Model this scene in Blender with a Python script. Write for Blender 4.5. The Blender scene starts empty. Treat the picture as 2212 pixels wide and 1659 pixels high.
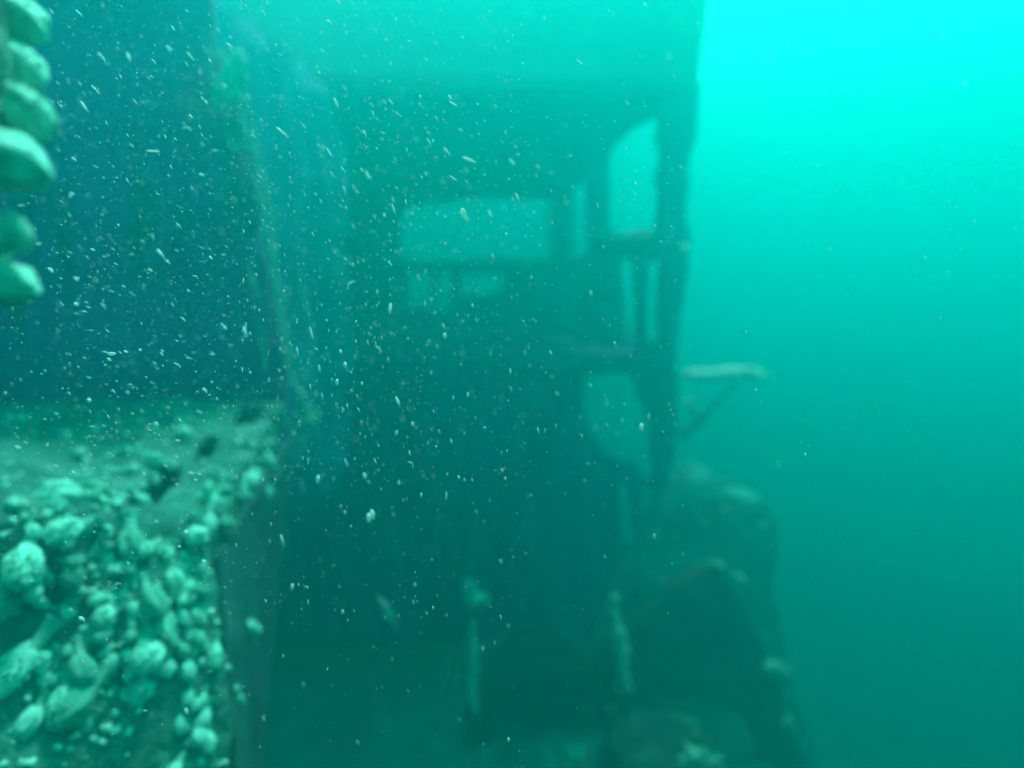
import bpy, bmesh, math, random
from mathutils import Vector, Matrix, noise
from mathutils.geometry import tessellate_polygon
from mathutils.bvhtree import BVHTree
random.seed(7)
R = math.radians
C = bpy.context.scene.collection
scene = bpy.context.scene

# ---------------------------------------------------------------- camera
FPX, CX, CY = 1580.0, 1106.0, 829.5          # focal length and centre in a 2212 px wide frame
YAW, PITCH, ROLL = R(-5.8), R(-7.9), R(0.0)
cam_d = bpy.data.cameras.new('camera'); cam = bpy.data.objects.new('camera', cam_d); C.objects.link(cam)
cam_d.sensor_width = 36; cam_d.lens = 36*FPX/2212
cam_d.clip_start = 0.05; cam_d.clip_end = 500
cam.rotation_euler = (math.pi/2 + PITCH, ROLL, YAW)
cam.location = (0, 0, 0)
cam_d.dof.use_dof = True; cam_d.dof.focus_distance = 0.8; cam_d.dof.aperture_fstop = 1.7
scene.camera = cam
CR = cam.rotation_euler.to_matrix()

# ---------------------------------------------------------------- light
SUN_EL, SUN_AZ = R(62), R(24)                 # azimuth measured from +Y towards +X (ahead, to the right)
world = bpy.data.worlds.new('World'); scene.world = world; world.use_nodes = True
nt = world.node_tree; nt.nodes.clear()
out = nt.nodes.new('ShaderNodeOutputWorld'); bg = nt.nodes.new('ShaderNodeBackground')
sky = nt.nodes.new('ShaderNodeTexSky'); sky.sky_type = 'NISHITA'; sky.sun_disc = False
sky.sun_elevation = SUN_EL; sky.sun_rotation = SUN_AZ
mul = nt.nodes.new('ShaderNodeMix'); mul.data_type = 'RGBA'; mul.blend_type = 'MULTIPLY'
mul.inputs[0].default_value = 1.0; mul.inputs[7].default_value = (0.26, 1.0, 0.62, 1)
nt.links.new(sky.outputs[0], mul.inputs[6]); nt.links.new(mul.outputs[2], bg.inputs[0])
bg.inputs[1].default_value = 0.12
nt.links.new(bg.outputs[0], out.inputs[0])
sd = bpy.data.lights.new('sun', 'SUN'); sun = bpy.data.objects.new('sun', sd); C.objects.link(sun)
sd.energy = 5.0; sd.angle = R(6); sd.color = (0.66, 1.0, 0.88)
sv = Vector((math.sin(SUN_AZ)*math.cos(SUN_EL), math.cos(SUN_AZ)*math.cos(SUN_EL), math.sin(SUN_EL)))
sun.rotation_euler = sv.to_track_quat('Z', 'Y').to_euler()
scene.view_settings.view_transform = 'Standard'; scene.view_settings.look = 'None'
scene.view_settings.gamma = 1; scene.view_settings.exposure = 1.42
scene.cycles.volume_bounces = 2; scene.cycles.max_bounces = 6

HAZE_DENSITY, HAZE_COLOR, HAZE_ANISO = 0.22, (0.0, 0.74, 0.71), 0.72

# ---------------------------------------------------------------- helpers
def ray(px, py):
    return CR @ Vector(((px-CX)/FPX, -(py-CY)/FPX, -1.0))
def P(px, py, Y):                       # point on the transverse plane at distance Y ahead
    d = ray(px, py); return d*(Y/d.y)
def PX(px, py, X):                      # point on a fore-and-aft plane
    d = ray(px, py); return d*(X/d.x)
def PZ(px, py, Z):
    d = ray(px, py); return d*(Z/d.z)

def tag(o, label=None, cat=None, group=None, kind=None):
    if label: o['label'] = label
    if cat: o['category'] = cat
    if group: o['group'] = group
    if kind: o['kind'] = kind
    return o
def empty(name, loc, label, cat, group=None):
    o = bpy.data.objects.new(name, None); C.objects.link(o); o.location = loc; o.empty_display_size = .1
    return tag(o, label, cat, group)
def link(name, me, m, parent=None):
    o = bpy.data.objects.new(name, me); C.objects.link(o)
    if m and not me.materials: me.materials.append(m)
    if parent:
        o.parent = parent; o.matrix_parent_inverse = Matrix.Translation(-parent.location)
    return o
def from_bm(name, bm, m, parent=None, smooth=True):
    bmesh.ops.recalc_face_normals(bm, faces=bm.faces)
    me = bpy.data.meshes.new(name); bm.to_mesh(me); bm.free()
    if smooth:
        for p in me.polygons: p.use_smooth = True
    return link(name, me, m, parent)
def nz(p, s, seed=0.0):
    return noise.noise(Vector((p.x*s+seed, p.y*s-seed*.7, p.z*s+seed*1.3)))
def nv(p, s, seed=0.0):
    return noise.noise_vector(Vector((p.x*s+seed, p.y*s-seed*.7, p.z*s+seed*1.3)))

def mat(name, c1, c2, scale=3.0, rough=.85, bump=.4, bscale=25., lo=.35, hi=.65, c3=None, s3=18., spec=.2, emit=None):
    m = bpy.data.materials.new(name); m.use_nodes = True
    n = m.node_tree.nodes; L = m.node_tree.links; b = n['Principled BSDF']
    b.inputs['Roughness'].default_value = rough; b.inputs['Specular IOR Level'].default_value = spec
    tc = n.new('ShaderNodeTexCoord'); mp = n.new('ShaderNodeMapping'); L.new(tc.outputs['Object'], mp.inputs['Vector'])
    if name in ('hull_steel_veil_tint','silted_steel_veil_tint','bulkhead_veil_tint','slate_veil_tint'): mp.inputs['Scale'].default_value = (2.4, 2.4, .35)
    def ntex(sc, det=6):
        t = n.new('ShaderNodeTexNoise'); t.inputs['Scale'].default_value = sc; t.inputs['Detail'].default_value = det
        L.new(mp.outputs[0], t.inputs['Vector']); return t
    def ramp(t, lo, hi):
        r = n.new('ShaderNodeMapRange'); r.inputs[1].default_value = lo; r.inputs[2].default_value = hi
        L.new(t.outputs[0], r.inputs[0]); return r
    r = ramp(ntex(scale), lo, hi)
    mx = n.new('ShaderNodeMix'); mx.data_type = 'RGBA'
    mx.inputs[6].default_value = (*c1, 1); mx.inputs[7].default_value = (*c2, 1); L.new(r.outputs[0], mx.inputs[0])
    last = mx.outputs[2]
    if c3:
        r3 = ramp(ntex(s3, 4), .56, .66)
        m3 = n.new('ShaderNodeMix'); m3.data_type = 'RGBA'; m3.inputs[7].default_value = (*c3, 1)
        L.new(last, m3.inputs[6]); L.new(r3.outputs[0], m3.inputs[0]); last = m3.outputs[2]
    L.new(last, b.inputs['Base Color'])
    if bump:
        bp = n.new('ShaderNodeBump'); bp.inputs['Strength'].default_value = bump; bp.inputs['Distance'].default_value = .03
        L.new(ntex(bscale).outputs[0], bp.inputs['Height']); L.new(bp.outputs[0], b.inputs['Normal'])
    return m
M = dict(
    hull=mat('hull_steel_veil_tint', (.01,.02,.10), (.03,.07,.30), 1.8, bump=.6, bscale=14, c3=(.07,.26,.34), s3=6),  # navy stands in for the bluish backscatter veil over the deckhouse
    steel=mat('silted_steel_veil_tint', (.02,.03,.16), (.04,.07,.26), 1.6, bump=.6, bscale=14, c3=(.08,.24,.34), s3=9),  # blue put into the colour for the veil of lit particles
    plate=mat('pale_lit_plate', (.38,.52,.48), (.60,.70,.64), 1.2, bump=.6, bscale=10, c3=(.6,.62,.56), s3=7),  # pale colour stands for lit growth and the bright haze before it
    bluewall=mat('bulkhead_veil_tint', (.24,.06,.25), (.34,.11,.36), 1.1, bump=.4, bscale=12, c3=(.05,.08,.12), s3=5),  # mauve-blue paints the particle veil into the wall colour
    web=mat('slate_veil_tint', (.06,.18,.34), (.12,.28,.48), 1.3, bump=.5, bscale=12, c3=(.10,.40,.50), s3=6),  # slate tint imitates the veil thinning out beside the wall
    black=mat('near_black_rust', (.004,.014,.014), (.01,.03,.03), 2.2, bump=.6, bscale=16),  # near-black all over, for the front plate and drum
    frosty=mat('bright_growth', (.55,.88,.80), (.80,.95,.90), 12., bump=.5, bscale=60),
    weedy=mat('weedy_steel', (.001,.02,.014), (.002,.045,.03), 4.2, bump=.9, bscale=22, c3=(.006,.12,.09), s3=8),
    rust=mat('mossy_rust', (.01,.16,.15), (.03,.30,.27), 3.2, bump=.8, bscale=18, c3=(.04,.42,.36), s3=7),
    anem2=mat('dim_anemone_flesh', (.10,.42,.32), (.16,.58,.44), 14., rough=.6, bump=.5, bscale=70, spec=.3),
    crust=mat('algal_crust', (.02,.11,.09), (.05,.22,.17), 5., bump=.8, bscale=30, c3=(.08,.25,.20), s3=9),
    dark=mat('dark_rust_and_shade', (.01,.04,.045), (.02,.09,.09), 2.2, bump=.6, bscale=16),  # rust on the broken rail, painted shade on the casing side
    growth=mat('pale_growth', (.28,.62,.50), (.48,.90,.76), 12., bump=.6, bscale=60),
    anem=mat('anemone_flesh', (.30,.88,.68), (.42,.95,.80), 14., rough=.6, bump=.5, bscale=70, spec=.35),
    stalk=mat('anemone_stalk', (.10,.40,.30), (.20,.58,.46), 18., rough=.6, bump=.3, bscale=40, spec=.35),
    silt=mat('silt', (.04,.14,.11), (.08,.26,.20), 1.4, bump=.7, bscale=20, c3=(.12,.36,.28), s3=6),
    fleck=mat('marine_snow', (.85,.88,.86), (.95,.95,.93), 30., rough=.5, bump=0),
    fish=mat('fish_scales', (.30,.32,.32), (.52,.55,.52), 20., rough=.4, bump=.1, spec=.5),
    fin=mat('fish_fin', (.30,.32,.32), (.40,.42,.40), 20., rough=.5, bump=0),
    eye=mat('fish_eye', (.02,.02,.02), (.03,.03,.03), 20., rough=.2, bump=0),
)

def hexa(c, res, amp=.02, scale=4., seed=0., hole=None):
    """box from 8 corners (0-3 bottom ring, 4-7 top ring), faces subdivided to about res and displaced"""
    bm = bmesh.new()
    faces = [(0,1,2,3),(4,5,6,7),(0,1,5,4),(1,2,6,5),(2,3,7,6),(3,0,4,7)]
    for fi, f in enumerate(faces):
        a, b, d, e = [c[i] for i in f]
        nu = max(1, min(220, int(max((b-a).length, (d-e).length)/res)))
        nw = max(1, min(220, int(max((e-a).length, (d-b).length)/res)))
        g = [[bm.verts.new(a.lerp(b, i/nu).lerp(e.lerp(d, i/nu), j/nw)) for j in range(nw+1)] for i in range(nu+1)]
        for i in range(nu):
            for j in range(nw):
                if hole and hole(fi, (i+.5)/nu, (j+.5)/nw): continue
                bm.faces.new((g[i][j], g[i+1][j], g[i+1][j+1], g[i][j+1]))
    loose = [v for v in bm.verts if not v.link_faces]
    bmesh.ops.delete(bm, geom=loose, context='VERTS')
    bmesh.ops.remove_doubles(bm, verts=bm.verts, dist=res*.05)
    for v in bm.verts:
        v.co += (nv(v.co, scale, seed)*1.2 + nv(v.co, scale*3.3, seed+5)*.5)*amp
    return bm
def wbox(x0, x1, y0, y1, z0, z1):
    V = Vector
    return [V((x0,y0,z0)), V((x1,y0,z0)), V((x1,y1,z0)), V((x0,y1,z0)), V((x0,y0,z1)), V((x1,y0,z1)), V((x1,y1,z1)), V((x0,y1,z1))]

def densify(pts, step, jit, seed):
    o = []
    for i, a in enumerate(pts):
        b = pts[(i+1) % len(pts)]; n = max(1, int((b-a).length/step))
        for k in range(n):
            p = a.lerp(b, k/n); o.append(p + (nv(p, 2.3, seed)*1.0 + nv(p, 9., seed+3)*.6)*jit)
    return o
def prism(outer, holes, thick, step=.07, jit=.025, seed=0.):
    """plate of world-space outline with holes, extruded by the vector thick"""
    loops = [densify(l, step, jit, seed+i*3) for i, l in enumerate([outer]+holes)]
    tri = tessellate_polygon(loops); flat = [p for l in loops for p in l]
    bm = bmesh.new()
    bv = [bm.verts.new(p) for p in flat]; tv = [bm.verts.new(p+thick) for p in flat]
    for a, b, c in tri:
        try: bm.faces.new((bv[a], bv[b], bv[c])); bm.faces.new((tv[c], tv[b], tv[a]))
        except ValueError: pass
    k = 0
    for l in loops:
        n = len(l)
        for i in range(n):
            a, b = k+i, k+(i+1) % n
            bm.faces.new((bv[a], bv[b], tv[b], tv[a]))
        k += n
    return bm
def tube(pts, rads, segs=10, jit=.25, seed=0., sub=6, bm=None):
    bm = bm or bmesh.new(); path = []; rr = []
    for i in range(len(pts)-1):
        for k in range(sub):
            t = k/sub; path.append(pts[i].lerp(pts[i+1], t)); rr.append(rads[i]*(1-t)+rads[i+1]*t)
    path.append(pts[-1]); rr.append(rads[-1]); rings = []
    for i, p in enumerate(path):
        d = (path[min(i+1, len(path)-1)] - path[max(i-1, 0)]).normalized()
        u = d.orthogonal().normalized() if i == 0 else (u - d*u.dot(d)).normalized()
        w = d.cross(u); ring = []
        for s in range(segs):
            a = 2*math.pi*s/segs; q = p + (u*math.cos(a)+w*math.sin(a))*rr[i]
            r = 1 + jit*(nz(q, .6/max(rr[i], .004), seed)*1.6)
            ring.append(bm.verts.new(p + (q-p)*max(.3, r)))
        rings.append(ring)
    for a, b in zip(rings, rings[1:]):
        for s in range(segs): bm.faces.new((a[s], a[(s+1) % segs], b[(s+1) % segs], b[s]))
    bm.faces.new(rings[0][::-1]); bm.faces.new(rings[-1])
    return bm
def blob(center, r, seed=0., sub=3, amp=.35, freq=1.5, axes=None, bm=None):
    """lumpy body; axes = three Vectors scaled to the half-lengths"""
    bm = bm or bmesh.new()
    g = bmesh.ops.create_icosphere(bm, subdivisions=sub, radius=1.0)
    for v in g['verts']:
        p = v.co.copy(); k = 1 + amp*(nz(p, freq, seed) + .5*nz(p, freq*2.7, seed+9))
        p *= k
        v.co = center + (axes[0]*p.x + axes[1]*p.y + axes[2]*p.z if axes else p*r)
    return bm

# ---------------------------------------------------------------- setting: seabed and the wreck's main deck
DECK_Z = -2.6
bm = bmesh.new(); N = 90; g = []
for i in range(N+1):
    row = []
    for j in range(N+1):
        x = -160+320*i/N; y = -120+320*j/N
        row.append(bm.verts.new((x, y, -9.5 + nz(Vector((x, y, 0)), .15)*.5)))
    g.append(row)
for i in range(N):
    for j in range(N): bm.faces.new((g[i][j], g[i+1][j], g[i+1][j+1], g[i][j+1]))
o = from_bm('seabed', bm, M['silt']); tag(o, kind='structure')

deck = from_bm('ground', hexa(wbox(-9, 1.75, 1.2, 12, DECK_Z-.25, DECK_Z), .12, .05, 2.0, 4.), M['silt']); tag(deck, kind='structure')

# ---------------------------------------------------------------- the deckhouse ahead
YN = 5.1
ceil_z = P(1425, 245, YN).z; SX = P(1428, 400, YN).x
floor_z = P(1440, 800, YN).z; YF = 8.8
house = empty('deckhouse', (0, 8.5, DECK_Z), 'tall hazy wreck deckhouse with open window frames, ahead in the middle', 'deckhouse')
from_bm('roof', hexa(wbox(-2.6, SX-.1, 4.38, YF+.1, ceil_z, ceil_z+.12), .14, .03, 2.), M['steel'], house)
# upper bulwark plate above the roof edge, its right edge leaning outwards
o = from_bm('upper_plate', prism([P(400,-70,4.34), P(1000,-60,4.34), P(1380,-80,4.34), P(1420,-300,4.34), P(1545,-320,4.34), P(1527,0,4.34), P(1512,120,4.34), P(1500,200,4.34), P(1400,196,4.34), P(1080,192,4.34), P(400,186,4.34)], [], Vector((0,.14,0)), .09, .03, 2.), M['plate'], house)
# near corner column
col = [P(1420,190,YN), P(1503,190,YN), P(1494,300,YN), P(1483,440,YN), P(1478,520,YN), P(1472,640,YN), P(1463,720,YN), P(1462,800,YN),
       P(1458,880,YN), P(1462,950,YN), P(1448,1010,YN), P(1443,1080,YN), P(1445,1432,YN), P(1422,1432,YN), P(1424,1060,YN), P(1418,960,YN), P(1405,900,YN),
       P(1386,850,YN), P(1380,800,YN), P(1412,770,YN), P(1426,740,YN), P(1426,640,YN), P(1422,520,YN), P(1424,400,YN), P(1428,280,YN)]
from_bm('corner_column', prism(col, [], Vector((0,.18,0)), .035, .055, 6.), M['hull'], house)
# side wall running away from us
q = lambda *l: [PX(x, y, SX-.02) for x, y in l]
side = q((1440,215),(1440,800),(1330,770),(1215,705),(1190,690),(1186,395))
sholes = [q((1313,500),(1309,345),(1325,308),(1352,285),(1385,266),(1424,244),(1427,300),(1424,420),(1416,508)),
          q((1236,548),(1236,412),(1248,398),(1263,384),(1264,548)),
          q((1338,562),(1368,560),(1368,640),(1366,700),(1358,752),(1342,690)),
          q((1391,562),(1422,562),(1422,640),(1420,745),(1394,725))]
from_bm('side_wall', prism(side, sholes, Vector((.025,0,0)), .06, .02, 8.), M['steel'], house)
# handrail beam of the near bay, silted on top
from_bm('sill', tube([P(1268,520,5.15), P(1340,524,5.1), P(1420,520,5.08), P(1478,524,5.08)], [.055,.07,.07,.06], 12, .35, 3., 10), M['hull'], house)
# far wall with its wide opening
q = lambda *l: [P(x, y, YF) for x, y in l]
far = q((330,390),(1236,390),(1236,715),(330,715))
fh = [q((868,452),(920,440),(1000,430),(1100,426),(1188,432),(1190,562),(1050,558),(940,566),(864,562)), q((880,590),(930,590),(930,660),(880,670)), q((952,590),(972,590),(972,670),(952,680)), q((1000,592),(1080,590),(1085,625),(1040,640),(1000,640))]
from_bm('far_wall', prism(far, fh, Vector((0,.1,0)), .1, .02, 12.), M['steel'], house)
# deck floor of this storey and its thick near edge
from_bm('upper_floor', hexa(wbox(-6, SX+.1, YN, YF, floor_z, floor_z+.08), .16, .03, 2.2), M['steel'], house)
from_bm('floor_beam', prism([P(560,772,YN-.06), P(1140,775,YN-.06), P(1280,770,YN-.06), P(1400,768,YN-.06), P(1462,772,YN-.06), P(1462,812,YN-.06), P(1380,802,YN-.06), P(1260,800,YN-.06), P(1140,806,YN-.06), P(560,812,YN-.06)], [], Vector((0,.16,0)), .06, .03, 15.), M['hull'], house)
# lower front wall with its rounded opening
low = [P(500,805,YN), P(1400,803,YN), P(1428,1000,YN), P(1440,1432,YN), P(500,1432,YN)]
lh = [[P(1262,806,YN), P(1376,804,YN), P(1382,850,YN), P(1404,905,YN), P(1414,960,YN), P(1420,1040,YN), P(1400,1040,YN), P(1380,1010,YN), P(1340,1000,YN), P(1305,975,YN), P(1276,940,YN), P(1258,885,YN)],
      [P(1340,1050,YN), P(1362,1040,YN), P(1366,1120,YN), P(1385,1200,YN), P(1362,1190,YN), P(1344,1130,YN)],
      [P(1388,1060,YN), P(1412,1064,YN), P(1416,1150,YN), P(1414,1215,YN), P(1398,1170,YN)]]
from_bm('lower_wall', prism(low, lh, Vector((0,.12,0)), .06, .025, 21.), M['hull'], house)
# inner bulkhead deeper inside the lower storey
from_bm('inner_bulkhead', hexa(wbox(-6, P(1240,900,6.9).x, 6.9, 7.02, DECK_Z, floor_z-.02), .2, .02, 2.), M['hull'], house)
# bracket shelf sticking out to the right
from_bm('bracket', tube([P(1458,814,5.0), P(1560,816,5.0), P(1640,816,5.0)], [.012,.010,.008], 10, .4, 2., 12), M['steel'], house)
from_bm('brace', tube([P(1600,822,5.0), P(1570,850,5.0), P(1520,900,5.0), P(1468,945,5.0)], [.006,.012,.024,.03], 10, 1.1, 4., 12), M['steel'], house)
for x in (640, 730, 822, 915, 1010, 1100, 1190):
    from_bm('stiffener', tube([P(x,830,YN-.03), P(x+2,1020,YN-.03), P(x+5,1425,YN-.03)], [.025,.03,.025], 8, .6, x, 14), M['steel'], house)

# silted growth on the sill and on the bracket
def tuft_line(name, pts, r, n, label, cat, seed):
    rnd = random.Random(seed); bm = bmesh.new()
    for k in range(n):
        t = rnd.random()*(len(pts)-1); i = min(int(t), len(pts)-2); p = pts[i].lerp(pts[i+1], t-i)
        s = r*rnd.uniform(.45, 1.15)
        p = p + Vector((rnd.gauss(0,.3), rnd.gauss(0,.5), rnd.gauss(0,.22)))*r
        blob(p, s, rnd.random()*50, 2, .55, 1.6, bm=bm)
    tube(pts, [r*.35]*len(pts), 8, .6, seed, 8, bm=bm)
    o = from_bm(name, bm, M['frosty']); tag(o, label, cat); return o
tuft_line('growth_crust', [P(1482,808,4.98), P(1530,811,4.98), P(1560,812,4.98), P(1600,806,4.98), P(1642,811,4.98)], .034, 170, 'bright ragged crust of growth along the top of the outstretched bracket', 'sea growth', 1)
tuft_line('growth_crust', [P(1270,511,5.04), P(1310,512,5.04), P(1370,509,5.04), P(1410,512,5.04)], .022, 40, 'thin pale crust of growth along the sill of the tall window', 'sea growth', 2)
tuft_line('growth_clump', [P(1424,505,5.0), P(1440,508,5.0), P(1448,490,5.0)], .022, 14, 'small hooked pale clump where the sill meets the corner column', 'sea growth', 3)
tuft_line('growth_clump', [P(1476,536,5.0), P(1478,540,5.0)], .03, 6, 'small pale clump on the right edge of the column below the sill', 'sea growth', 4)
tuft_line('growth_clump', [P(1488,870,4.95), P(1500,880,4.95), P(1506,905,4.95)], .03, 10, 'dim pale clump hanging under the bracket beside the column', 'sea growth', 5)

# ---------------------------------------------------------------- transverse bulkhead on the left
WY = 2.75
bulk = empty('bulkhead', P(0, 900, WY), 'dark blue-grey bulkhead filling the upper left behind the specks', 'bulkhead')
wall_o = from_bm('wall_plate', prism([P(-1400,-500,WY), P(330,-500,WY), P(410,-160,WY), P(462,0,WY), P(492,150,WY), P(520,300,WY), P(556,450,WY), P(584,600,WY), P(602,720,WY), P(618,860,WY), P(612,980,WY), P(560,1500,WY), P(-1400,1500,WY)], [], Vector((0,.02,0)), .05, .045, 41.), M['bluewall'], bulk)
# a second, deeper plate edge just right of it, top slanted along the light fade
from_bm('fade_web_plate', prism([P(430,-40,3.7), P(540,40,3.7), P(610,130,3.7), P(645,300,3.7), P(668,600,3.7), P(700,880,3.7), P(650,1010,3.7), P(560,1100,3.7), P(480,1100,3.7)], [], Vector((0,.04,0)), .08, .05, 47.), M['web'], bulk)
from_bm('fade_web_plate', prism([P(470,30,4.0), P(540,70,4.0), P(640,130,4.0), P(712,210,4.0), P(748,330,4.0), P(742,500,4.0), P(760,800,4.0), P(735,1000,4.0), P(640,1100,4.0), P(480,1100,4.0)], [], Vector((0,.03,0)), .06, .10, 49.), M['web'], bulk)  # added plate, breaks the soft fade of light into steps
cord = [(478,120,.012),(505,170,.03),(520,205,.028),(522,260,.012),(532,305,.014),(552,325,.022),(545,375,.010),(562,430,.013),(578,500,.010),(592,590,.014),(604,660,.018),(612,740,.014),(620,800,.010),(650,850,.03),(668,900,.035),(640,960,.02)]
rf = random.Random(77); fb = tube([P(x, y, WY-.02) for x, y, r in cord], [r*.3 for x, y, r in cord], 8, 1.2, 5., 10)
for k in range(420):
    t = rf.random()*(len(cord)-1); i = int(t); f = t-i
    if noise.noise(Vector((t*1.3, 3.7, 0))) < -.12: continue
    x = cord[i][0]*(1-f)+cord[i+1][0]*f; y = cord[i][1]*(1-f)+cord[i+1][1]*f; r_ = (cord[i][2]*(1-f)+cord[i+1][2]*f)*.9
    p = P(x, y, WY-.03) + Vector((rf.gauss(0,1)*r_, rf.gauss(0,.6)*r_, rf.gauss(0,1)*r_)); s_ = r_*rf.uniform(.15,.45)
    blob(p, 1, rf.random()*50, 1, .6, 1.6, [Vector((s_,0,0)), Vector((0,s_,0)), Vector((0,0,s_*rf.uniform(1,2.6)))], bm=fb)
o = from_bm('growth_fringe', fb, M['stalk'])
tag(o, 'knotty pale fringe of growth trailing down the edge of the blue-grey bulkhead', 'sea growth')
o = from_bm('growth_clump', blob(P(498,175,2.68), 1, 4., 4, .5, 1.6, [Vector((.034,0,-.03)), Vector((0,.03,0)), Vector((.042,0,.075))*-1]), M['growth'])
tag(o, 'pale drooping clump at the top of the bulkhead edge', 'sea growth')

rs = random.Random(5)
for x0, y0, x1, y1, Y in ((440,60,500,330,2.6),(545,250,600,620,3.0),(580,430,640,860,3.2),(540,560,575,800,2.68),(640,420,672,800,3.4),(600,820,640,1000,2.9),(660,760,690,960,3.3),(700,300,735,640,3.6),(850,600,862,790,4.2),(935,560,948,770,4.2),(985,590,990,740,4.2)):
    L_ = [P(x0+(x1-x0)*t+rs.gauss(0,4), y0+(y1-y0)*t, Y) for t in [k/8 for k in range(9)]]
    o = from_bm('hanging_strand', tube(L_, [rs.uniform(.002,.010) for _ in L_], 8, 1.2, x0, 8), M['stalk'])
    tag(o, 'thin pale strand of weed trailing straight down in front of the wreck', 'weed strand', 'thin strands of weed trailing in front of the wreck')

# ---------------------------------------------------------------- the encrusted box at lower left
T = [P(-330,870,2.68), P(612,872,2.6), P(448,1140,1.75), P(-420,1075,1.35)]     # far-left, far-right, near-right, near-left
def down(p, dz, dx=0., dy=0.): return Vector((p.x+dx, p.y+dy, p.z-dz))
B8 = [down(T[0],1.6), down(T[1],1.6,-.16,-.3), down(T[2],1.35,.30,-.9), down(T[3],1.25,0,-.75), T[0], T[1], T[2], T[3]]
def hole(fi, u, v):
    if fi != 1: return False
    # u runs far-left -> far-right, v runs from the far edge to the near edge
    for (a, b, c, d, sk) in ((.915,.965,.05,.25,0.), (.845,.895,.33,.54,0.), (.735,.84,.60,.90,.0)):
        if a + sk*v < u < b + sk*v and c < v < d: return True
    return False
box = empty('machinery_casing', (T[2]+T[3])/2 - Vector((0,0,1.2)), 'boxy steel casing crowded with pale anemones, at lower left', 'casing')
shell = from_bm('casing_shell', hexa(B8, .022, .022, 5., 2., hole), M['crust'], box)
sm = shell.modifiers.new('thickness', 'SOLIDIFY'); sm.thickness = .03; sm.offset = -1

e = Vector((.012,0,0)); f = Vector((.03,0,0)); dn = Vector((0,0,-.06))
from_bm('shade_sheet', hexa([B8[2]+e, B8[2]+f, B8[1]+f, B8[1]+e, T[2]+e+dn, T[2]+f+dn, T[1]+f+dn*2, T[1]+e+dn*2], .03, .012, 6., 3.), M['dark'], box)  # thin dark sheet laid over the side face to paint its shade
bvh_src = [shell]
dg = bpy.context.evaluated_depsgraph_get()
bvh = BVHTree.FromObject(shell, dg); mw = Matrix.Identity(4)
off = shell.matrix_world.translation - Vector((0,0,0))
def hit(px, py):
    d = ray(px, py).normalized(); return bvh.ray_cast(Vector((0,0,0)), d)

# ---------------------------------------------------------------- anemones
def anemone_meshes(seed):
    rnd = random.Random(seed)
    # column: tapered, wrinkled stalk along +Z, base at 0, height 1
    bm = bmesh.new(); rings = []
    prof = [(0,.42),(.06,.36),(.2,.27),(.4,.25),(.6,.28),(.75,.36),(.84,.42)]
    bend = Vector((rnd.uniform(-.12,.12), rnd.uniform(-.12,.12), 0))
    for z, r in prof:
        ring = []
        for s in range(16):
            a = 2*math.pi*s/16; rr = r*(1+.12*noise.noise(Vector((math.cos(a)*2, math.sin(a)*2, z*5+seed))))
            ring.append(bm.verts.new(Vector((math.cos(a)*rr, math.sin(a)*rr, z)) + bend*z*z))
        rings.append(ring)
    for a, b in zip(rings, rings[1:]):
        for s in range(16): bm.faces.new((a[s], a[(s+1)%16], b[(s+1)%16], b[s]))
    bm.faces.new(rings[0][::-1]); bm.faces.new(rings[-1])
    st = bpy.data.meshes.new('anemone_column'); bm.to_mesh(st); bm.free(); st.materials.append(M['stalk'])
    # crown: lobed head fringed with short tentacles
    bm = bmesh.new()
    g = bmesh.ops.create_icosphere(bm, subdivisions=4, radius=1)
    for v in g['verts']:
        p = v.co.copy(); a = math.atan2(p.y, p.x); k = 1 + .13*math.cos(a*5+seed) * (1-abs(p.z)) + .15*noise.noise(p*2.0+Vector((seed,)*3)) + .05*noise.noise(p*7+Vector((seed,)*3))
        v.co = Vector((p.x*.50*k, p.y*.50*k, .95 + p.z*.52*k)) + bend
    for t in range(150 if seed in (1, 9, 23, 31) else 50):
        a = rnd.random()*6.28; e = rnd.uniform(-.2, 1.3)
        d = Vector((math.cos(a)*math.cos(e), math.sin(a)*math.cos(e), math.sin(e)))
        p0 = Vector((d.x*.47, d.y*.47, .95+d.z*.48)) + bend; L = rnd.uniform(.06,.12) if seed in (1, 9, 23, 31) else rnd.uniform(.03,.07)
        d2 = (d + Vector((rnd.gauss(0,.3), rnd.gauss(0,.3), -.2))).normalized()
        tube([p0, p0+d*L*.6, p0+d*L*.6+d2*L*.5], [.05,.045,.03], 5, 0, 0, 1, bm=bm)
    cr = bpy.data.meshes.new('anemone_crown'); bm.to_mesh(cr); bm.free(); cr.materials.append(M['anem2' if seed in (5, 14, 23) else 'anem'])
    for me in (st, cr):
        for p in me.polygons: p.use_smooth = True
    return st, cr
AM = [anemone_meshes(s) for s in (1, 5, 9, 14, 19, 23, 31)]
def anemone(loc, axis, size, wide, label, group, k, parts=True, stretch=1.0, twist=0.):
    r = bpy.data.objects.new('anemone', None); C.objects.link(r); r.location = loc; r.empty_display_size = .02
    tag(r, label, 'anemone', group)
    r.rotation_mode = 'QUATERNION'
    r.rotation_quaternion = axis.to_track_quat('Z', 'Y') @ Matrix.Rotation(twist, 3, 'Z').to_quaternion()
    r.scale = (size*wide, size*wide, size*stretch)
    for nm, me in (('stalk', AM[k % 7][0]), ('crown', AM[k % 7][1])):
        o = bpy.data.objects.new(nm, me); C.objects.link(o); o.parent = r
    return r
Z52 = lambda zx, zy: (zx*.52, 796+zy*.52)
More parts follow.
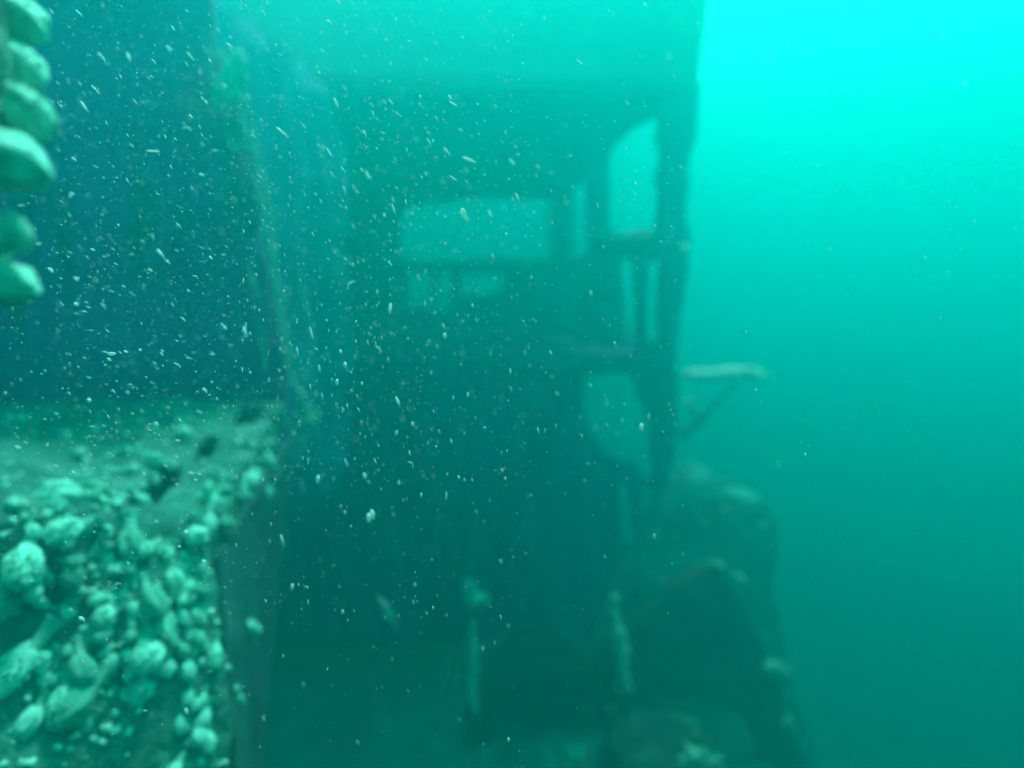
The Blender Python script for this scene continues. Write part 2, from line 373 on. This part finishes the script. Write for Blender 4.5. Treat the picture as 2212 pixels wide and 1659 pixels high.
big = [(50,590,90,70,'small round pale anemone highest at the left margin of the casing'),(195,605,85,75,None),(120,730,170,150,'broad pale anemone head crowding the left margin of the casing'),
 (30,890,140,160,'large pale anemone cut by the left frame edge, low on the casing'),(340,535,160,120,'large bright anemone on the top shoulder of the casing'),(520,430,80,70,'bright round anemone just above the crowd beside the big dark hole'),
 (480,358,84,40,'flat pale anemone standing highest on the top of the casing'),(330,378,100,36,'thin pale anemone lying on the casing top, left of the highest one'),(540,655,110,90,'bright anemone jutting to the right under the largest dark hole'),
 (340,650,110,80,None),(470,530,90,50,None),(430,770,100,60,None),(310,830,70,90,None),(300,975,95,110,'plump pale anemone hanging alone on the middle of the casing front'),
 (180,1110,100,170,'long drooping pale anemone at the left of the casing front'),(600,905,90,90,'bright round anemone at the centre of the casing front'),(710,830,80,70,None),(990,645,80,60,'bright anemone at the top of the dark corner strip'),
 (845,690,90,70,'bright anemone on the corner edge left of the dark strip'),(1090,455,55,60,None),(1150,350,40,70,'tall narrow anemone at the far right corner of the casing'),(470,990,70,80,None),
 (330,1180,90,100,None),(280,1290,100,100,None),(400,1300,110,110,None),(170,1390,80,60,'pale anemone low on the casing front near the left frame edge'),(390,1450,60,50,None),(640,1150,100,110,None),(610,1260,110,80,None),(980,1355,45,70,'narrow pale anemone low on the right edge of the dark strip')]
rnd = random.Random(3)
cnt = 0
GL = 'plump pale anemone among the crowd on the front of the casing'
def put(zx, zy, w, h, label, group, k):
    px, py = Z52(zx, zy); loc, nrm, _, dist = hit(px, py)
    if loc is None or (label.startswith('small pale anemone tucked') and px > 455 and py > 1165 and rnd.random() < .85): return
    if nrm.dot(ray(px, py)) > 0: nrm = -nrm
    s = min(115, (w+h)*.5)*.62/FPX*dist
    ax = (nrm*.6 + Vector((-.38+rnd.gauss(0,.2), rnd.gauss(0,.15), -.55+rnd.gauss(0,.2)))).normalized()
    wide = .80*(.8+.4*w/(w+h))
    anemone(loc - ax*s*.42, ax, s*.86, wide*1.12, label, group, k, stretch=rnd.uniform(.9,1.7), twist=rnd.random()*6)
for (zx, zy, w, h, lab) in big:
    put(zx, zy, w, h, lab or GL, None if lab else 'plump anemones on the casing front', cnt); cnt += 1
small = [(440,565),(430,690),(500,800),(560,840),(790,820),(640,730),(690,740),(870,600),(930,620),(1040,430),(1080,400),(1090,340),(700,1200),(750,1160),(770,1215),(720,950),(700,1000),(820,1010),(810,1370),(870,1400),(960,1420),(860,1500),(800,1550),(750,1620),
 (980,910),(1000,790),(1000,980),(980,1190),(905,760),(900,965),(880,1060),(1155,440),(1215,350),(560,350),(620,348),(740,235),(795,225),(795,285),(965,470),(1010,500),(910,560),(850,640),(700,400),(640,420),(75,950),(40,1020),(210,990),(120,650),(270,700),(390,600),(250,560),(380,490),(660,1080),(560,1180),(640,950),(520,900),(770,870),(830,900),(760,940),(850,1000),(790,1080),(820,1150),(720,1120),(680,1230),(560,1090),(1050,400),(1120,390),(1060,470)]
GS = 'small pale anemone tucked among the larger ones on the casing'
for zx, zy in small:
    put(zx, zy, rnd.uniform(35,60), rnd.uniform(35,60), GS, 'small anemones on the casing', cnt); cnt += 1
for k in range(130):          # drifts that follow the diagonal bands of the photo
    t = rnd.random(); b = rnd.choice(((1120,380,560,900),(560,880,200,1300),(860,700,560,1250),(840,760,820,1560),(500,560,60,980),(1000,760,1000,1200),(640,1000,520,1200)))
    zx = b[0]+(b[2]-b[0])*t+rnd.gauss(0,42); zy = b[1]+(b[3]-b[1])*t+rnd.gauss(0,42)
    put(zx, zy, rnd.uniform(22,60), rnd.uniform(22,60), GS, 'small anemones on the casing', cnt); cnt += 1

# fine barnacle crust on the casing (uncountable)
bm = bmesh.new(); rnd = random.Random(11)
for k in range(900):
    px, py = rnd.uniform(0, 640), rnd.uniform(880, 1659)
    if px > 530 and py > 1100: continue
    loc, nrm, _, dist = hit(px, py)
    if loc is None or noise.noise(loc*6.0) + rnd.gauss(0,.2) < .05: continue
    s = rnd.uniform(.003, .011)*min(1.5, dist/1.8)
    blob(loc, s, rnd.random()*90, 1, .5, 1.5, bm=bm)
o = from_bm('barnacle_crust', bm, M['growth']); tag(o, 'fine pale barnacle crust spread over the casing', 'barnacles', kind='stuff')

# ---------------------------------------------------------------- near pillar at the left frame edge with its anemones
pil = empty('pillar', P(-90, 1000, .5), 'close silted pillar at the left frame edge, carrying fat anemones', 'pillar')
q = [(-60,1000),(30,1000),(20,-120),(60,-400),(-200,-400)]
from_bm('pillar_shaft', tube([P(-325,1900,.5), P(-325,900,.5), P(-318,350,.5), P(-308,50,.5), P(-308,-300,.5)], [.075,.07,.07,.072,.075], 24, .12, 3., 14), M['crust'], pil)
edge = [(-6,615,62,'fat rounded anemone lowest on the close pillar at the left frame edge', 0.50, (1,.05,-.22)),
        (-10,490,58,'drooping pale anemone second from the bottom on the close pillar', 0.50, (1,0,-.35)),
        (5,335,78,'largest bright anemone jutting from the close pillar', 0.50, (1,.0,-.45)),
        (12,232,72,'pale anemone just above the largest one on the close pillar', 0.53, (1,.1,-.5)),
        (20,128,60,'dim hanging anemone near the top of the close pillar', 0.56, (1,.1,-.8)),
        (20,30,60,'dim blurred anemone at the very top of the close pillar', 0.58, (1,.1,-.8)),
        (-35,385,34,'small pale anemone behind the largest one on the close pillar', 0.52, (1,.1,-.4)),
        (-22,545,34,'small shaded anemone between the two lowest on the close pillar', 0.53, (1,.1,-.1))]
for i, (x, y, s, lab, Y, ax) in enumerate(edge):
    sz = s/FPX*Y*1.55
    A = Vector(ax).normalized(); tip = P(x-8+s*.1, y, Y)
    anemone(tip - A*sz*.95, A, sz*1.1, .78, lab, 'fat anemones on the close pillar', (4,0,4,2,4,4,0,4)[i], stretch=1.08, twist=i*1.3)

# ---------------------------------------------------------------- lower middle: humped housing, drum, stanchions
H = 4.0
hump = empty('winch_housing', P(1560, 1500, H), 'dark humped machine housing standing on the deck, right of centre', 'machine')
q = lambda Y, *l: [P(x, y, Y) for x, y in l]
from_bm('end_plate', prism(q(H, (1380,1240),(1412,1205),(1440,1140),(1474,1092),(1500,1046),(1530,1032),(1560,1044),(1588,1092),(1618,1096),(1652,1092),(1676,1130),(1682,1180),(1676,1300),(1700,1450),(1740,1560),(1800,1760),(1180,1760),(1220,1600),(1300,1420),(1340,1330)), [], Vector((0,.35,0)), .05, .05, 51.), M['rust'], hump)
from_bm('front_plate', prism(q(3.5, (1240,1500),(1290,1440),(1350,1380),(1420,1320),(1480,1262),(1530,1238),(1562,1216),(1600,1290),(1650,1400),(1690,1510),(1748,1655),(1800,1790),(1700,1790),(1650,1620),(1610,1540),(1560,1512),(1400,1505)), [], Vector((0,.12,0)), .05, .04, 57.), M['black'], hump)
platform = from_bm('added_platform', hexa(wbox(.80, 1.22, 2.4, 3.40, DECK_Z+.02, -2.10), .03, .05, 5., 9.), M['weedy']); tag(platform, 'added low weedy hatch cover in front of the humped housing, at the frame bottom', 'platform')  # added raised block, stands for the lighter lit patch of deck

def lathe_y(center, prof, segs=48, jit=.02, seed=0.):
    bm = bmesh.new(); rings = []
    for y, r in prof:
        ring = []
        for s in range(segs):
            a = 2*math.pi*s/segs; p = Vector((center.x+math.cos(a)*r, center.y+y, center.z+math.sin(a)*r))
            ring.append(bm.verts.new(p + nv(p, 5., seed)*jit))
        rings.append(ring)
    for a, b in zip(rings, rings[1:]):
        for s in range(segs): bm.faces.new((a[s], a[(s+1) % segs], b[(s+1) % segs], b[s]))
    bm.faces.new(rings[-1])
    return bm
dc = P(1185, 1590, 3.9)
drum = empty('winch_drum', dc + Vector((0,.4,-.45)), 'large round drum lying with its dark open end towards us, bottom centre', 'drum')
R1 = 210/FPX*3.5; R2 = 150/FPX*3.5
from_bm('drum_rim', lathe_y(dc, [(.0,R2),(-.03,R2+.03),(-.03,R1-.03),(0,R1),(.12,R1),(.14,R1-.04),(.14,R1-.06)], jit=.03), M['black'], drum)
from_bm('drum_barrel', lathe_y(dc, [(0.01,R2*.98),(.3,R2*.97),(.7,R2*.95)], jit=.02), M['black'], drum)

def stanchion(pts, rads, label, seed):
    r = empty('stanchion', P(pts[-1][0], pts[-1][1], pts[-1][2]), label, 'stanchion')
    L = [P(*p) for p in pts]
    base = Vector((L[-1].x, L[-1].y, DECK_Z))
    from_bm('post', tube(L+[base], [rads[0]*.45]*len(L)+[rads[0]*.5], 10, .3, seed, 8), M['steel'], r)
    from_bm('growth_sleeve', tube([p+Vector((0,-.01,0)) for p in L], rads, 12, .9, seed, 8), M['growth'], r)
    return r
stanchion([(1018,1342,3.3),(1020,1385,3.3),(1021,1405,3.3),(1020,1450,3.3),(1022,1500,3.3),(1030,1545,3.3)], [.014,.016,.022,.014,.02,.012], 'slender stanchion sleeved in pale growth, left of the drum', 1.)
stanchion([(1327,1285,3.4),(1328,1345,3.4),(1334,1370,3.4),(1344,1420,3.4),(1344,1455,3.4),(1347,1488,3.4)], [.014,.018,.034,.03,.022,.03], 'crooked stanchion sleeved in thick pale growth, right of the drum', 2.)
stanchion([(1386,1372,3.6),(1378,1395,3.6),(1366,1425,3.6)], [.018,.022,.014], 'short leaning stub with dim growth beside the crooked stanchion', 3.)
o = from_bm('growth_clump', tube([P(1010,1255,3.3), P(1015,1280,3.3), P(1024,1298,3.3), P(1040,1290,3.3), P(1046,1300,3.3)], [.025,.03,.036,.028,.03], 14, .5, 6., 8), M['growth'])
tag(o, 'bright hook-shaped clump of growth above the slender stanchion', 'sea growth')
o = from_bm('broken_rail', tube([P(1016,1262,3.34), P(1020,1310,3.34), P(1019,1345,3.32)], [.008,.01,.008], 8, .4, 2., 8), M['dark'])
tag(o, 'thin broken rail joining the hooked clump to the slender stanchion', 'rail')
clumps = [(1380,1560,3.5,.05,'dim pale clump on the deck below the crooked stanchion'),(1368,1600,3.4,.04,'small clump just below the dim pale one at the foot of the stanchion'),(1240,1632,3.0,.05,'pale patch of growth low on the drum near the frame bottom'),
 (1185,1645,2.95,.03,'faint little clump at the frame bottom under the drum'),(1500,1640,2.9,.06,'broad pale clump at the frame bottom beside the housing'),(1540,1655,2.9,.04,'pale clump cut by the frame bottom, right of the broad one'),
 (1505,1590,3.1,.025,'small faint clump above the broad one at the frame bottom'),(1555,1222,3.45,.028,'bright slanting clump near the top of the front plate'),(1597,1248,3.45,.03,'dim slanting clump just right of the bright slanting one'),
 (1668,1442,3.45,.045,'pale clump on the sloping right edge of the housing'),(1695,1455,3.9,.04,'pale clump just outside the sloping right edge of the housing'),(1702,1560,3.45,.035,'small pale clump low on the right slope of the housing'),
 (1568,1104,3.95,.03,'pale clump in the notch near the top of the housing'),(1572,1041,3.96,.025,'faint clump on the summit of the housing'),(1522,1130,3.95,.022,'faint clump on the left shoulder of the housing'),(1648,1140,3.95,.035,'soft pale clump on the right shoulder of the housing'),
 (1452,1250,3.95,.02,'small clump on the left slope of the housing'),(1430,1252,3.6,.02,'tiny clump left of the one on the left slope'),(1410,1160,3.9,.02,'bright little clump left of the housing above its slope')]
for i, (x, y, Y, s, lab) in enumerate(clumps):
    rr = random.Random(100+i); bm = bmesh.new(); p0 = P(x, y, Y-.06); blob(p0, s*.6, i*3., 2, .6, 1.7, bm=bm)
    for k in range(30):
        d = Vector((rr.gauss(0,.55), rr.gauss(0,.3), rr.gauss(0,.5)))*s
        if 'slant' in lab: d = Vector((d.x*1.2, d.y*.5, -d.x*.9+d.z*.2))
        blob(p0+d, s*rr.uniform(.12,.34), rr.random()*60, 2, .6, 1.7, bm=bm)
    o = from_bm('growth_clump', bm, M['stalk']); tag(o, lab, 'sea growth')

# ---------------------------------------------------------------- small fish
fc = P(834, 1321, 2.2); ux = (P(852,1352,2.2)-P(815,1290,2.2)); Lf = ux.length; ux.normalize(); uy = Vector((0,1,0)); uz = ux.cross(uy).normalized()
fishr = empty('fish', fc, 'small pale fish nosing up to the left, left of the slender stanchion', 'fish')
bm = bmesh.new(); rings = []
for t, h, w in ((-.5,.01,.008),(-.46,.05,.035),(-.36,.10,.06),(-.2,.14,.075),(0,.15,.07),(.2,.11,.05),(.36,.06,.028),(.44,.045,.015)):
    rings.append([bm.verts.new(fc + (ux*t + uz*math.sin(a)*h + uy*math.cos(a)*w)*Lf) for a in [2*math.pi*s/14 for s in range(14)]])
for a, b in zip(rings, rings[1:]):
    for s in range(14): bm.faces.new((a[s], a[(s+1)%14], b[(s+1)%14], b[s]))
bm.faces.new(rings[0][::-1]); bm.faces.new(rings[-1])
from_bm('body', bm, M['fish'], fishr)
def fin(name, pts):
    L = [fc + (ux*a + uz*b)*Lf - uy*Lf*.006 for a, b in pts]
    from_bm(name, prism(L, [], uy*Lf*.012, Lf, 0), M['fin'], fishr, False)
fin('tail', [(.42,.035),(.56,.12),(.53,.0),(.56,-.12),(.42,-.035)])
fin('dorsal_fin', [(-.22,.13),(-.1,.2),(.15,.18),(.3,.08),(.1,.11)])
fin('anal_fin', [(.05,-.12),(.14,-.19),(.28,-.07)])
for s in (-1, 1):
    from_bm('eye', blob(fc + (ux*-.39 + uz*.03 + uy*s*.045)*Lf, Lf*.018, 0, 2, 0), M['eye'], fishr)

# ---------------------------------------------------------------- marine snow
rnd = random.Random(21)
def flake_mesh(seed, kind):
    bm = bmesh.new()
    g = bmesh.ops.create_icosphere(bm, subdivisions=2, radius=.5); rr = random.Random(seed)
    ax = (1.1, .55, .5) if kind == 0 else (1.7, .36, .3)
    for v in g['verts']:
        p = v.co.copy(); k = 1+.7*noise.noise(p*3+Vector((seed,)*3)); v.co = Vector((p.x*ax[0]*k, p.y*ax[1]*k, p.z*ax[2]*k))
    me = bpy.data.meshes.new('marine_snow_flake'); bm.to_mesh(me); bm.free(); me.materials.append(M['fleck'])
    for p in me.polygons: p.use_smooth = True
    return me
def hook_mesh(seed):
    rr = random.Random(seed); p = Vector((-.7,0,0)); pts = [p]
    for k in range(5):
        p = p + Vector((.28, rr.gauss(0,.18), rr.gauss(0,.18))); pts.append(p)
    bm = tube(pts, [.05,.09,.12,.08,.11,.04], 6, .8, seed, 2)
    me = bpy.data.meshes.new('marine_snow_flake'); bm.to_mesh(me); bm.free(); me.materials.append(M['fleck'])
    return me
FM = [flake_mesh(s, k) for k in (0, 1) for s in (1, 2, 3)] + [hook_mesh(4), hook_mesh(8)]
def spot():
    while True:
        x = rnd.uniform(0, 2212); y = rnd.uniform(0, 1659)
        d = 1.0
        if x > 1480: d = .02
        elif x > 1150: d = .22
        elif x > 950: d = .6
        if y > 1050: d *= .35
        if y > 1350: d *= .3
        if x < 120: d *= .5
        if 250 < y < 900 and 450 < x < 1100: d *= 1.0
        if y < 200: d *= .6
        if rnd.random() < d: return x, y
def streak(x, y):                   # the drift direction: down to the right at the upper left, steeper further down
    a = 50 if y < 420 else (62 if y < 560 else 80)
    if x < 500 and y > 300: a = rnd.uniform(10, 60)
    a = R(a + rnd.gauss(0, 12)); return (CR @ Vector((math.cos(a), -math.sin(a), rnd.gauss(0,.3)))).normalized()
fixed = [(805,1112,11),(797,1119,10),(610,1167,8),(735,1160-1000+998,0),(1005,468,11),(1002,458,9),(1014,345,9),(1386,923,8),(1480,1010,0),(348,548,8),(497,98,8),(278,123,8),(330,326,8),(203,193,8),(183,231,8),(110,583,7),(165,602,6),(165,657,6),(530,718,8),(843,666,8),(746,788,6),(610,285,9),(1060,462,6),(973,210,6),(1253,212-78,5),(1413,1158,5),(382,789,6),(236,776,5),(92,387,6)]
items = [(x, y, s) for x, y, s in fixed if s]
while len(items) < 300:
    x, y = spot(); items.append((x, y, min(8., 2.5+rnd.expovariate(1/1.4))))
for x, y, s in items:
    Y = rnd.uniform(.66, 1.02); p = P(x, y, Y)
    o = bpy.data.objects.new('marine_snow_flake', rnd.choice(FM[6:] if rnd.random() < .05 else (FM[3:6] if rnd.random() < (.75 if y < 500 else .3) else FM[:3]))); C.objects.link(o)
    o.location = p; o.rotation_mode = 'QUATERNION'; o.rotation_quaternion = streak(x, y).to_track_quat('X', 'Z')
    z = s*1.9/FPX*Y; o.scale = (z, z, z)
    tag(o, 'one of the larger white flakes of marine snow drifting in the water', 'marine snow', 'larger flakes of marine snow')
bm = bmesh.new()
for k in range(6500):
    x, y = spot(); Y = rnd.choice((rnd.uniform(.62,1.1), rnd.uniform(.5,2.0))); p = P(x, y, Y); s = (.6+min(2.0,rnd.expovariate(1/.55)))/FPX*Y
    ax = streak(x, y)*s*rnd.choice((1, 1.5, 2.2, 3.2)); u = ax.orthogonal().normalized()*s*.7; w = ax.cross(u).normalized()*s*.7
    v = [bm.verts.new(p+q) for q in (ax, -ax, u, -u, w, -w)]
    for a in (0, 1):
        for b, c in ((2,4),(4,3),(3,5),(5,2)): bm.faces.new((v[a], v[b], v[c]))
o = from_bm('marine_snow_dust', bm, M['fleck']); tag(o, 'fine pale dust of marine snow hanging in the water', 'marine snow', kind='stuff')

# ---------------------------------------------------------------- the water as haze
bm = bmesh.new(); bmesh.ops.create_cube(bm, size=1)
for v in bm.verts: v.co = Vector((v.co.x*380, 40+v.co.y*380, -10.8 if v.co.z < 0 else 5.0))
for mm in (M['fleck'],):
    n_ = mm.node_tree.nodes; l_ = mm.node_tree.links; tr = n_.new('ShaderNodeBsdfTranslucent'); tr.inputs[0].default_value = (.95,.95,.95,1)
    ms = n_.new('ShaderNodeMixShader'); ms.inputs[0].default_value = .55
    l_.new(n_['Principled BSDF'].outputs[0], ms.inputs[1]); l_.new(tr.outputs[0], ms.inputs[2]); l_.new(ms.outputs[0], n_['Material Output'].inputs['Surface'])
hm = bpy.data.materials.new('water_volume'); hm.use_nodes = True; n = hm.node_tree.nodes; n.clear()
oo = n.new('ShaderNodeOutputMaterial'); pv = n.new('ShaderNodeVolumePrincipled')
pv.inputs['Color'].default_value = (*HAZE_COLOR, 1); pv.inputs['Density'].default_value = HAZE_DENSITY
pv.inputs['Anisotropy'].default_value = HAZE_ANISO; pv.inputs['Absorption Color'].default_value = (0,0,0,1)
hm.node_tree.links.new(pv.outputs[0], oo.inputs['Volume'])
o = from_bm('haze', bm, hm, smooth=False); tag(o, kind='stuff')
